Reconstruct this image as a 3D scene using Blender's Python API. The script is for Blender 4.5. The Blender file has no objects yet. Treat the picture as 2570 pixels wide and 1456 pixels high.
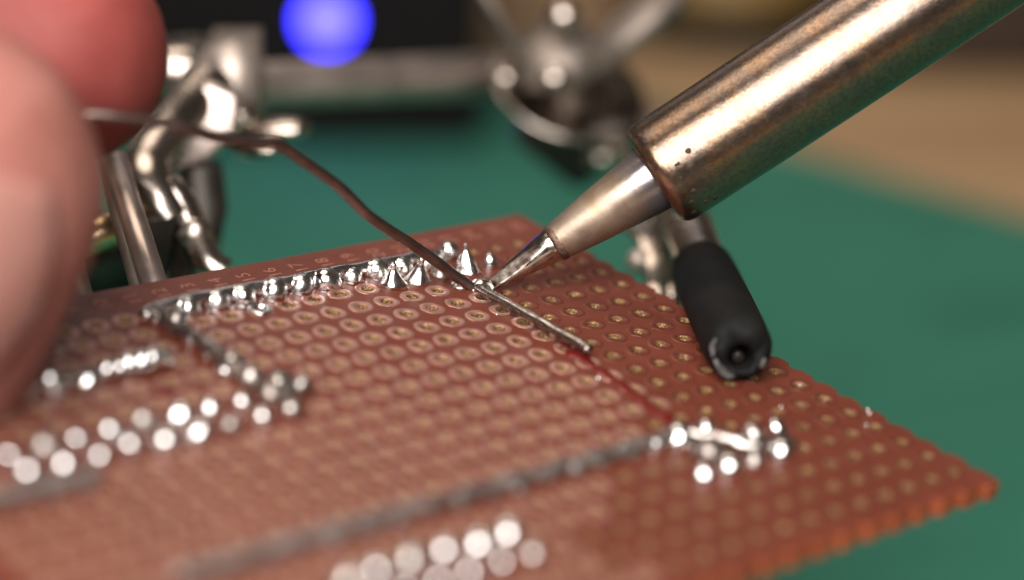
import bpy, bmesh, math, random
from mathutils import Vector, Matrix, noise

random.seed(7)
R = math.radians
MM = 0.001
scene = bpy.context.scene
COL = scene.collection

# ------------------------------------------------------------------ camera, world, lamps, exposure
BOARD_H = 55.0                      # height of the board's solder face above the cutting mat, mm
PITCH = 23.0718
CAM = Vector((5.8975, -164.1895, 70.0172 + BOARD_H))
FPX = 5842.78 / 1.033463            # focal length in pixels of a 2570-wide view
cam_data = bpy.data.cameras.new('camera')
cam = bpy.data.objects.new('camera', cam_data)
COL.objects.link(cam)
cam.location = CAM * MM
cam.rotation_euler = (R(90 - PITCH), 0, 0)
cam_data.sensor_fit = 'HORIZONTAL'
cam_data.sensor_width = 36
cam_data.lens = 79.194
cam_data.clip_start = 0.005
cam_data.clip_end = 20
cam_data.dof.use_dof = True
cam_data.dof.focus_distance = 0.1772
cam_data.dof.aperture_fstop = 9.2
cam_data.dof.aperture_blades = 0
scene.camera = cam

world = bpy.data.worlds.new('World')
scene.world = world
world.use_nodes = True
world.node_tree.nodes['Background'].inputs[0].default_value = (1.0, 0.83, 0.70, 1)
world.node_tree.nodes['Background'].inputs[1].default_value = 0.058


def area_lamp(name, loc, target, size, power, color, size_y=None):
    d = bpy.data.lights.new(name, 'AREA')
    d.shape = 'RECTANGLE' if size_y else 'DISK'
    d.size = size * MM
    if size_y:
        d.size_y = size_y * MM
    d.energy = power
    d.color = color
    o = bpy.data.objects.new(name, d)
    COL.objects.link(o)
    o.location = Vector(loc) * MM
    o.rotation_euler = (Vector(target) - Vector(loc)).to_track_quat('-Z', 'Y').to_euler()
    return o


area_lamp('desk_lamp', (-55, -300, BOARD_H + 300), (0, 0, BOARD_H), 400, 4.9, (1.0, 0.95, 0.91), 310)
area_lamp('ceiling_lamp', (-190, 260, BOARD_H + 760), (0, 60, BOARD_H), 560, 3.0, (1.0, 0.86, 0.72))
area_lamp('added_back_light', (-70, 640, BOARD_H + 310), (-10, 0, BOARD_H), 330, 0.13, (1.0, 0.93, 0.92), 220)  # unseen source, added for the sheen on board and pads

vs = scene.view_settings
vs.view_transform = 'Standard'
vs.look = 'None'
vs.exposure = 0
vs.gamma = 1
vs.use_curve_mapping = False
scene.render.engine = 'CYCLES'
scene.cycles.use_denoising = True
scene.cycles.max_bounces = 8
scene.cycles.caustics_reflective = False
scene.cycles.caustics_refractive = False
scene.cycles.sample_clamp_indirect = 4

# ------------------------------------------------------------------ helpers
SP, CP = math.sin(R(PITCH)), math.cos(R(PITCH))


def PX(x, y, depth):
    """a point of the place, in mm, from where it shows in a 2570-wide view and how far away it is"""
    a, b = (x - 1285) / FPX, (y - 728.2) / FPX
    return CAM + depth * Vector((a, CP - b * SP, -SP - b * CP))


BX = Vector((0.76050878, 0.6416402, -0.09962056))
BY = Vector((-0.63620512, 0.76700578, 0.08333778))
BZ = Vector((0.12988241, 0.0, 0.9915294))
B0 = Vector((0, 0, BOARD_H))


def BW(x, y, z=0.0):
    return B0 + BX * x + BY * y + BZ * z


def BP(x, y, z=0.0):
    """board coordinates of what shows at (x, y) and stands z mm above the solder face"""
    d = PX(x, y, 1.0) - CAM
    t = (z - (CAM - B0).dot(BZ)) / d.dot(BZ)
    w = CAM + d * t - B0
    return Vector((w.dot(BX), w.dot(BY), z))


def tag(o, label=None, cat=None, group=None, kind=None):
    if label: o['label'] = label
    if cat: o['category'] = cat
    if group: o['group'] = group
    if kind: o['kind'] = kind
    return o


def empty(name, loc_mm=(0, 0, 0)):
    o = bpy.data.objects.new(name, None)
    o.empty_display_size = 0.005
    COL.objects.link(o)
    o.location = Vector(loc_mm) * MM
    return o


def mesh_of(name, verts, faces, smooth=True):
    me = bpy.data.meshes.new(name)
    me.from_pydata([tuple(Vector(v) * MM) for v in verts], [], faces)
    me.validate()
    bm = bmesh.new(); bm.from_mesh(me)
    bmesh.ops.recalc_face_normals(bm, faces=bm.faces)
    bm.to_mesh(me); bm.free()
    if smooth:
        me.polygons.foreach_set('use_smooth', [True] * len(me.polygons))
    me.update()
    return me


def link(name, me, mat, parent=None, off=None):
    """off: position in mm relative to the parent's own frame"""
    o = bpy.data.objects.new(name, me)
    COL.objects.link(o)
    if mat is not None and not me.materials:
        me.materials.append(mat)
    if parent is not None:
        o.parent = parent
    if off is not None:
        o.location = Vector(off) * MM
    return o


def frame_from(axis, up=Vector((0, 0, 1))):
    a = Vector(axis).normalized()
    if abs(a.dot(up)) > 0.97:
        up = Vector((0, 1, 0))
    s = a.cross(up).normalized()
    u = s.cross(a).normalized()
    return a, s, u


def catmull(pts, n=8):
    P = [Vector(p) for p in pts]
    P = [P[0] * 2 - P[1]] + P + [P[-1] * 2 - P[-2]]
    out = []
    for k in range(1, len(P) - 2):
        for q in range(n):
            t = q / n
            a, b, c, d = P[k - 1], P[k], P[k + 1], P[k + 2]
            out.append(0.5 * ((2 * b) + (c - a) * t + (2 * a - 5 * b + 4 * c - d) * t * t + (3 * b - a - 3 * c + d) * t ** 3))
    out.append(P[-2])
    return out


def tube(pts, rad, seg=14, cap=True, wob=0.0, seed=0, flat=1.0):
    """sweep; rad a number or one per point. returns verts, faces"""
    P = [Vector(p) for p in pts]
    n = len(P)
    rr = rad if isinstance(rad, (list, tuple)) else [rad] * n
    V, F = [], []
    prev = None
    for k in range(n):
        t = (P[min(k + 1, n - 1)] - P[max(k - 1, 0)]).normalized()
        if prev is None:
            _, s, u = frame_from(t)
        else:
            s = (prev - t * prev.dot(t)).normalized()
            u = s.cross(t).normalized()
        prev = s
        for m in range(seg):
            an = 2 * math.pi * m / seg
            r = rr[k]
            if wob:
                r *= 1 + wob * noise.noise(P[k] * 0.9 + Vector((math.cos(an), math.sin(an), seed)))
            V.append(P[k] + s * math.cos(an) * r + u * math.sin(an) * r * flat)
    for k in range(n - 1):
        for m in range(seg):
            a, b = k * seg + m, k * seg + (m + 1) % seg
            F.append((a, b, b + seg, a + seg))
    if cap:
        F.append(tuple(range(seg - 1, -1, -1)))
        F.append(tuple((n - 1) * seg + m for m in range(seg)))
    return V, F


def lathe(profile, seg=24, origin=(0, 0, 0), axis=(0, 0, 1), wob=0.0, seed=0.0, freq=1.2, close=False):
    """profile: (radius, height) pairs about axis"""
    a, s, u = frame_from(axis)
    o = Vector(origin)
    V, F = [], []
    n = len(profile)
    for (r, h) in profile:
        for m in range(seg):
            an = 2 * math.pi * m / seg
            d = s * math.cos(an) + u * math.sin(an)
            q = 1.0
            if wob:
                q += wob * noise.noise(Vector((math.cos(an) * freq, math.sin(an) * freq, h * freq + seed)))
            V.append(o + a * h + d * max(r, 1e-4) * q)
    for k in range(n - 1 + (1 if close else 0)):
        k2 = (k + 1) % n
        for m in range(seg):
            m2 = (m + 1) % seg
            F.append((k * seg + m, k * seg + m2, k2 * seg + m2, k2 * seg + m))
    if not close:
        if profile[0][0] > 0.002: F.append(tuple(range(seg - 1, -1, -1)))
        if profile[-1][0] > 0.002: F.append(tuple((n - 1) * seg + m for m in range(seg)))
    return V, F


def join(*vf):
    V, F = [], []
    for v, f in vf:
        b = len(V)
        V += list(v)
        F += [tuple(i + b for i in x) for x in f]
    return V, F


def box(lo, hi, ax=None):
    """box between two corners, in the frame ax = (origin, x, y, z) or the world's"""
    o, X, Y, Z = ax or (Vector((0, 0, 0)), Vector((1, 0, 0)), Vector((0, 1, 0)), Vector((0, 0, 1)))
    V = [o + X * x + Y * y + Z * z for z in (lo[2], hi[2]) for y in (lo[1], hi[1]) for x in (lo[0], hi[0])]
    return V, [(0, 2, 3, 1), (4, 5, 7, 6), (0, 1, 5, 4), (2, 6, 7, 3), (0, 4, 6, 2), (1, 3, 7, 5)]


def bevel_mod(o, w, seg=2):
    b = o.modifiers.new('bevel', 'BEVEL')
    b.width = w * MM
    b.segments = seg
    b.limit_method = 'ANGLE'
    b.angle_limit = R(40)
    return o


def rel(vf, root):
    """world mm -> the root Empty's frame (roots other than the board are not turned)"""
    off = root.location / MM
    return [Vector(v) - off for v in vf[0]], vf[1]


# ------------------------------------------------------------------ materials
def new_mat(name):
    m = bpy.data.materials.new(name)
    m.use_nodes = True
    nt = m.node_tree
    return m, nt, nt.nodes['Principled BSDF']


def ramp(nt, src, stops):
    n = nt.nodes.new('ShaderNodeValToRGB')
    while len(n.color_ramp.elements) < len(stops):
        n.color_ramp.elements.new(0.5)
    for e, (p, c) in zip(n.color_ramp.elements, stops):
        e.position = p
        e.color = (c, c, c, 1) if isinstance(c, (int, float)) else (*c, 1)
    nt.links.new(src, n.inputs[0])
    return n.outputs[0]


def noise_tex(nt, scale, detail=4, rough=0.55, stretch=None, coord='Object', dist=0.0):
    tc = nt.nodes.new('ShaderNodeTexCoord')
    n = nt.nodes.new('ShaderNodeTexNoise')
    n.inputs['Scale'].default_value = scale
    n.inputs['Detail'].default_value = detail
    n.inputs['Roughness'].default_value = rough
    n.inputs['Distortion'].default_value = dist
    src = tc.outputs[coord]
    if stretch:
        mp = nt.nodes.new('ShaderNodeMapping')
        mp.inputs['Scale'].default_value = stretch
        nt.links.new(src, mp.inputs[0])
        src = mp.outputs[0]
    nt.links.new(src, n.inputs['Vector'])
    return n.outputs['Fac']


def bump(nt, b, fac, strength, dist_mm, chain=None):
    n = nt.nodes.new('ShaderNodeBump')
    n.inputs['Strength'].default_value = strength
    n.inputs['Distance'].default_value = dist_mm * MM
    nt.links.new(fac, n.inputs['Height'])
    if chain is not None:
        nt.links.new(chain, n.inputs['Normal'])
    nt.links.new(n.outputs[0], b.inputs['Normal'])
    return n.outputs[0]


def simple(name, col, rough, metal=0.0, var=0.15, scale=900.0, bump_s=0.0, bump_d=0.02, rvar=0.08, coat=0.0):
    m, nt, b = new_mat(name)
    f = noise_tex(nt, scale)
    lo = tuple(max(0, c * (1 - var)) for c in col)
    hi = tuple(min(1, c * (1 + var)) for c in col)
    nt.links.new(ramp(nt, f, [(0.3, lo), (0.7, hi)]), b.inputs['Base Color'])
    nt.links.new(ramp(nt, f, [(0.3, max(0.02, rough - rvar)), (0.7, min(1, rough + rvar))]), b.inputs['Roughness'])
    b.inputs['Metallic'].default_value = metal
    b.inputs['Coat Weight'].default_value = coat
    if bump_s:
        bump(nt, b, noise_tex(nt, scale * 1.7, 5), bump_s, bump_d)
    return m


def mix_col(nt, fac, a, c):
    n = nt.nodes.new('ShaderNodeMix')
    n.data_type = 'RGBA'
    for s, v in ((n.inputs[0], fac), (n.inputs[6], a), (n.inputs[7], c)):
        if hasattr(v, 'is_linked') or hasattr(v, 'links'):
            nt.links.new(v, s)
        else:
            s.default_value = v if isinstance(v, (int, float)) else (*v, 1)
    return n.outputs[2]


M = {}


def build_materials():
    # phenolic board face: lacquered red-brown, a little mottled
    m, nt, b = new_mat('phenolic_face')
    f = noise_tex(nt, 160, 5)
    c = ramp(nt, f, [(0.25, (0.102, 0.0255, 0.0150)), (0.75, (0.130, 0.0345, 0.0205))])
    f2 = noise_tex(nt, 5200, 3)
    c2 = ramp(nt, f2, [(0.66, 0.0), (0.8, 0.35)])
    nt.links.new(mix_col(nt, c2, c, (0.16, 0.05, 0.03)), b.inputs['Base Color'])
    nt.links.new(ramp(nt, noise_tex(nt, 420, 4), [(0.3, 0.30), (0.7, 0.44)]), b.inputs['Roughness'])
    b.inputs['Specular IOR Level'].default_value = 0.2
    bump(nt, b, noise_tex(nt, 1500, 4), 0.10, 0.02)
    # flux stains: darker, glossier patches
    st = ramp(nt, noise_tex(nt, 190, 5, 0.6, dist=0.8), [(0.56, 0.0), (0.72, 0.45)])
    old = b.inputs['Base Color'].links[0].from_socket
    nt.links.new(mix_col(nt, st, old, (0.07, 0.012, 0.007)), b.inputs['Base Color'])
    M['face'] = m
    # broken edge, raw resin
    M['edge'] = simple('phenolic_edge', (0.24, 0.048, 0.014), 0.55, 0, 0.35, 700, 0.6, 0.08)
    # drilled hole wall: torn paper fibre, golden and glinting
    m, nt, b = new_mat('hole_wall_fibre')
    f = noise_tex(nt, 5200, 4, 0.7)
    nt.links.new(ramp(nt, f, [(0.38, (0.11, 0.042, 0.02)), (0.53, (0.26, 0.14, 0.055)), (0.66, (0.62, 0.44, 0.20))]), b.inputs['Base Color'])
    b.inputs['Metallic'].default_value = 0.25
    b.inputs['Roughness'].default_value = 0.38
    bump(nt, b, noise_tex(nt, 6500, 5, 0.7), 1.0, 0.09)
    M['hole'] = m
    # copper pads under lacquer
    m, nt, b = new_mat('lacquered_copper_pad')
    f = noise_tex(nt, 1300, 4)
    nt.links.new(ramp(nt, f, [(0.3, (0.355, 0.165, 0.125)), (0.7, (0.49, 0.255, 0.20))]), b.inputs['Base Color'])
    b.inputs['Metallic'].default_value = 0.62
    nt.links.new(ramp(nt, f, [(0.3, 0.26), (0.7, 0.38)]), b.inputs['Roughness'])
    b.inputs['Coat Weight'].default_value = 0.25
    b.inputs['Coat Roughness'].default_value = 0.2
    bump(nt, b, noise_tex(nt, 3500, 3), 0.25, 0.015)
    M['pad'] = m
    M['pad_shaded'] = simple('shaded_copper_pad', (0.125, 0.032, 0.019), 0.34, 0.25, 0.3, 1300, 0.3, 0.02)  # darker pad copy: dark reflections painted into the copper colour
    M['print'] = simple('copper_print', (0.42, 0.185, 0.135), 0.42, 0.3, 0.2, 1500, 0.3, 0.01)
    # solder
    m, nt, b = new_mat('bright_solder')
    f = noise_tex(nt, 900, 4)
    nt.links.new(ramp(nt, f, [(0.3, (0.74, 0.73, 0.72)), (0.7, (0.88, 0.87, 0.86))]), b.inputs['Base Color'])
    b.inputs['Metallic'].default_value = 1.0
    nt.links.new(ramp(nt, noise_tex(nt, 2200, 3), [(0.35, 0.10), (0.7, 0.24)]), b.inputs['Roughness'])
    bump(nt, b, noise_tex(nt, 1200, 3), 0.12, 0.05)
    M['solder'] = m
    m, nt, b = new_mat('dull_solder')
    f = noise_tex(nt, 800, 4)
    nt.links.new(ramp(nt, f, [(0.32, (0.18, 0.13, 0.11)), (0.6, (0.52, 0.49, 0.46)), (0.75, (0.62, 0.60, 0.57))]), b.inputs['Base Color'])
    b.inputs['Metallic'].default_value = 0.95
    nt.links.new(ramp(nt, f, [(0.3, 0.34), (0.7, 0.20)]), b.inputs['Roughness'])
    bump(nt, b, noise_tex(nt, 1100, 4), 0.5, 0.12)
    M['solder_dull'] = m
    # flux: dark red varnish
    m, nt, b = new_mat('flux_varnish')
    b.inputs['Base Color'].default_value = (0.095, 0.005, 0.004, 1)
    b.inputs['Roughness'].default_value = 0.3
    b.inputs['Specular IOR Level'].default_value = 0.35
    bump(nt, b, noise_tex(nt, 900, 4), 0.5, 0.1)
    M['flux'] = m
    M['flux_amber'] = simple('amber_flux', (0.085, 0.017, 0.008), 0.14, 0, 0.35, 700, 0.4, 0.08)
    M['flux_bead'] = simple('clear_flux_bead', (0.75, 0.72, 0.70), 0.05, 0.6, 0.1, 900)
    # solder wire
    m, nt, b = new_mat('solder_wire')
    f = noise_tex(nt, 500, 4, stretch=(1, 1, 1))
    nt.links.new(ramp(nt, f, [(0.3, (0.165, 0.115, 0.100)), (0.7, (0.285, 0.215, 0.195))]), b.inputs['Base Color'])
    b.inputs['Metallic'].default_value = 1.0
    b.inputs['Roughness'].default_value = 0.38
    bump(nt, b, noise_tex(nt, 900, 4), 0.3, 0.05)
    M['wire'] = m
    m, nt, b = new_mat('tinned_wire')
    f = noise_tex(nt, 1800, 4)
    nt.links.new(ramp(nt, f, [(0.35, (0.20, 0.165, 0.15)), (0.65, (0.42, 0.385, 0.37))]), b.inputs['Base Color'])
    b.inputs['Metallic'].default_value = 1.0
    nt.links.new(ramp(nt, f, [(0.35, 0.32), (0.7, 0.16)]), b.inputs['Roughness'])
    bump(nt, b, noise_tex(nt, 2600, 4), 0.45, 0.05)
    M['lead'] = m
    # oxidised iron barrel
    m, nt, b = new_mat('heat_tinted_steel')
    f = noise_tex(nt, 210, 6, 0.6)
    base = ramp(nt, f, [(0.26, (0.145, 0.105, 0.085)), (0.46, (0.205, 0.155, 0.122)), (0.57, (0.265, 0.168, 0.105)), (0.66, (0.20, 0.155, 0.125)), (0.8, (0.16, 0.135, 0.13))])
    fine = noise_tex(nt, 2600, 5, 0.7)
    base = mix_col(nt, ramp(nt, fine, [(0.42, 0.5), (0.55, 0.0)]), base, (0.11, 0.075, 0.06))
    pits = noise_tex(nt, 900, 4, 0.6)
    pm = ramp(nt, pits, [(0.735, 0.0), (0.76, 1.0)])
    # pits crowd towards the nose of the barrel
    tc = nt.nodes.new('ShaderNodeTexCoord')
    sx = nt.nodes.new('ShaderNodeSeparateXYZ')
    nt.links.new(tc.outputs['Object'], sx.inputs[0])
    mr = nt.nodes.new('ShaderNodeMapRange')
    mr.inputs[1].default_value = 0.026; mr.inputs[2].default_value = 0.016
    mr.inputs[3].default_value = 0.0; mr.inputs[4].default_value = 1.0
    nt.links.new(sx.outputs['Z'], mr.inputs[0])
    mu = nt.nodes.new('ShaderNodeMath'); mu.operation = 'MULTIPLY'
    nt.links.new(pm, mu.inputs[0]); nt.links.new(mr.outputs[0], mu.inputs[1])
    base = mix_col(nt, mu.outputs[0], base, (0.055, 0.026, 0.02))
    nt.links.new(base, b.inputs['Base Color'])
    b.inputs['Metallic'].default_value = 0.92
    nt.links.new(ramp(nt, noise_tex(nt, 900, 5, 0.65), [(0.3, 0.16), (0.7, 0.30)]), b.inputs['Roughness'])
    n1 = bump(nt, b, noise_tex(nt, 1900, 6, 0.74), 0.34, 0.06)
    bump(nt, b, mu.outputs[0], -0.6, 0.12, n1)
    M['barrel'] = m
    m, nt, b = new_mat('plated_tip_body')
    f = noise_tex(nt, 330, 5)
    base = ramp(nt, f, [(0.28, (0.20, 0.15, 0.12)), (0.5, (0.37, 0.29, 0.22)), (0.6, (0.33, 0.24, 0.16)), (0.78, (0.21, 0.15, 0.12))])
    sp = ramp(nt, noise_tex(nt, 3800, 4, 0.6), [(0.66, 0.0), (0.74, 0.8)])
    base = mix_col(nt, sp, base, (0.10, 0.055, 0.04))
    # blued, darker collar where the tip enters the barrel
    tc = nt.nodes.new('ShaderNodeTexCoord'); sx = nt.nodes.new('ShaderNodeSeparateXYZ')
    nt.links.new(tc.outputs['Object'], sx.inputs[0])
    mr = nt.nodes.new('ShaderNodeMapRange')
    mr.inputs[1].default_value = 0.0125; mr.inputs[2].default_value = 0.0148
    nt.links.new(sx.outputs['Z'], mr.inputs[0])
    base = mix_col(nt, mr.outputs[0], base, (0.30, 0.26, 0.27))
    nt.links.new(base, b.inputs['Base Color'])
    b.inputs['Metallic'].default_value = 0.85
    rr = nt.nodes.new('ShaderNodeMapRange')
    rr.inputs[1].default_value = 0.011; rr.inputs[2].default_value = 0.0148
    rr.inputs[3].default_value = 0.48; rr.inputs[4].default_value = 0.20
    nt.links.new(sx.outputs['Z'], rr.inputs[0]); nt.links.new(rr.outputs[0], b.inputs['Roughness'])
    bump(nt, b, noise_tex(nt, 2200, 5), 0.25, 0.05)
    M['tipbody'] = m
    m, nt, b = new_mat('tinned_tip_end')
    f = noise_tex(nt, 700, 5)
    nt.links.new(ramp(nt, f, [(0.3, (0.46, 0.40, 0.33)), (0.55, (0.60, 0.55, 0.48)), (0.75, (0.56, 0.42, 0.27))]), b.inputs['Base Color'])
    b.inputs['Metallic'].default_value = 1.0
    nt.links.new(ramp(nt, noise_tex(nt, 1500, 3), [(0.3, 0.10), (0.7, 0.26)]), b.inputs['Roughness'])
    bump(nt, b, noise_tex(nt, 900, 3), 0.16, 0.05)
    M['tinned'] = m
    M['soot'] = simple('baked_flux', (0.035, 0.018, 0.012), 0.75, 0, 0.5, 1600, 0.8, 0.12)
    M['burnt'] = simple('burnt_collar', (0.14, 0.085, 0.06), 0.5, 0.7, 0.5, 1600, 0.8, 0.12)
    M['chrome'] = simple('worn_nickel', (0.50, 0.43, 0.38), 0.24, 1.0, 0.22, 260, 0.25, 0.06)
    M['nickel_dark'] = simple('tarnished_nickel', (0.36, 0.30, 0.26), 0.42, 0.75, 0.3, 260, 0.3, 0.06)
    m, nt, b = new_mat('black_rubber')
    f = noise_tex(nt, 240, 5, 0.6)
    base = ramp(nt, f, [(0.3, (0.006, 0.006, 0.006)), (0.7, (0.012, 0.0115, 0.011))])
    dust = ramp(nt, noise_tex(nt, 2300, 5, 0.7), [(0.66, 0.0), (0.85, 0.4)])
    base = mix_col(nt, dust, base, (0.12, 0.115, 0.11))
    nt.links.new(base, b.inputs['Base Color'])
    b.inputs['Roughness'].default_value = 0.62
    b.inputs['Specular IOR Level'].default_value = 0.10
    bump(nt, b, noise_tex(nt, 1300, 5), 0.3, 0.05)
    M['rubber'] = m
    M['scuff'] = simple('scuffed_rubber', (0.085, 0.078, 0.074), 0.6, 0, 0.7, 900, 0.9, 0.15)
    M['mat'] = None
    m, nt, b = new_mat('green_mat_vinyl')
    f = noise_tex(nt, 22, 4)
    c = ramp(nt, f, [(0.3, (0.025, 0.128, 0.086)), (0.7, (0.033, 0.150, 0.103))])
    f2 = ramp(nt, noise_tex(nt, 75, 3, stretch=(0.45, 1.6, 1)), [(0.48, 0.0), (0.66, 0.45)])
    c = mix_col(nt, f2, c, (0.016, 0.092, 0.058))
    nt.links.new(c, b.inputs['Base Color'])
    b.inputs['Roughness'].default_value = 0.8
    b.inputs['Specular IOR Level'].default_value = 0.2
    bump(nt, b, noise_tex(nt, 2500, 3), 0.2, 0.05)
    M['mat'] = m
    m, nt, b = new_mat('oak_table')
    f = noise_tex(nt, 9, 5, 0.6, stretch=(1, 7, 1), dist=0.6)
    nt.links.new(ramp(nt, f, [(0.3, (0.26, 0.155, 0.08)), (0.7, (0.38, 0.25, 0.135))]), b.inputs['Base Color'])
    b.inputs['Roughness'].default_value = 0.45
    M['wood'] = m
    M['black'] = simple('black_plastic', (0.006, 0.005, 0.0045), 0.55, 0, 0.2, 300)
    M['black'].node_tree.nodes['Principled BSDF'].inputs['Specular IOR Level'].default_value = 0.12
    M['grey'] = simple('grey_brown_panel', (0.075, 0.06, 0.052), 0.5, 0, 0.2, 120)
    M['gold'] = simple('gold_paper', (0.19, 0.115, 0.032), 0.5, 0.2, 0.2, 60)
    M['brown'] = simple('plain_dark_brown', (0.035, 0.020, 0.012), 0.5, 0, 0.3, 200)
    m, nt, b = new_mat('blue_led')
    b.inputs['Base Color'].default_value = (0.1, 0.1, 0.9, 1)
    b.inputs['Emission Color'].default_value = (0.034, 0.028, 1.0, 1)
    b.inputs['Emission Strength'].default_value = 15.0
    M['led'] = m
    m, nt, b = new_mat('blue_led_core')
    b.inputs['Emission Color'].default_value = (0.50, 0.42, 1.0, 1)
    b.inputs['Emission Strength'].default_value = 5.0
    M['led_core'] = m
    # skin
    m, nt, b = new_mat('skin')
    at = nt.nodes.new('ShaderNodeAttribute'); at.attribute_name = 'flush_shade'
    f = noise_tex(nt, 170, 5)
    pale = ramp(nt, f, [(0.3, (0.37, 0.165, 0.130)), (0.7, (0.48, 0.24, 0.195))])
    red = ramp(nt, f, [(0.3, (0.20, 0.034, 0.029)), (0.7, (0.29, 0.064, 0.055))])  # flushed skin, darkened for the shaded, backlit index
    nt.links.new(mix_col(nt, at.outputs['Fac'], pale, red), b.inputs['Base Color'])
    b.inputs['Roughness'].default_value = 0.6
    b.inputs['Specular IOR Level'].default_value = 0.3
    b.inputs['Subsurface Weight'].default_value = 0.35
    b.inputs['Subsurface Radius'].default_value = (1.0, 0.30, 0.16)
    b.inputs['Subsurface Scale'].default_value = 0.004
    bump(nt, b, noise_tex(nt, 900, 4), 0.25, 0.12)
    M['skin'] = m
    m, nt, b = new_mat('nail')
    nt.links.new(ramp(nt, noise_tex(nt, 120, 3), [(0.3, (0.36, 0.165, 0.138)), (0.7, (0.43, 0.215, 0.182))]), b.inputs['Base Color'])
    b.inputs['Roughness'].default_value = 0.28
    b.inputs['Subsurface Weight'].default_value = 0.3
    b.inputs['Subsurface Scale'].default_value = 0.002
    M['nail'] = m


build_materials()

# ------------------------------------------------------------------ the table and the mat
PITCH_G = 2.54


def build_ground():
    V, F = box((-900, -500, -30), (1100, 1100, -3))
    t = link('table', mesh_of('table', V, F, False), M['wood'])
    tag(t, 'tan wooden table top under the green mat', 'table', kind='structure')
    # the mat: far right edge runs from behind the iron towards the lower right
    a, b = PX(1850, 335, 383), PX(2570, 545, 346)
    d = (b - a); d.z = 0; d.normalize()
    nrm = Vector((-d.y, d.x, 0))
    if nrm.y < 0: nrm = -nrm
    o = Vector((a.x, a.y, 0))
    fr = (o, d, nrm, Vector((0, 0, 1)))
    V, F = box((-190, -420, -2.99), (330, 0, 0), fr)
    m = link('cutting_mat', mesh_of('cutting_mat', V, F, False), M['mat'])
    bevel_mod(m, 1.0)
    tag(m, 'green vinyl cutting mat lying on the tan table', 'mat')


build_ground()

# ------------------------------------------------------------------ the perforated board
I_LO, I_HI, J_LO, J_HI = -6, 19, -2, 16           # hole grid: i to the left, j towards the viewer
board = empty('perforated_board', B0)
board.rotation_mode = 'QUATERNION'
board.rotation_quaternion = Matrix((BX, BY, BZ)).transposed().to_quaternion()
tag(board, 'red brown perforated circuit board with rows of copper pads and solder joints', 'circuit board')

HOLE_R, THICK, G = 0.475, 1.2, PITCH_G
XR, YB, YF, XL = 6.86 * G, 4.10 * G, -17.06 * G, -20.35 * G


def gx(i): return -i * G
def gy(j): return -j * G


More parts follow.
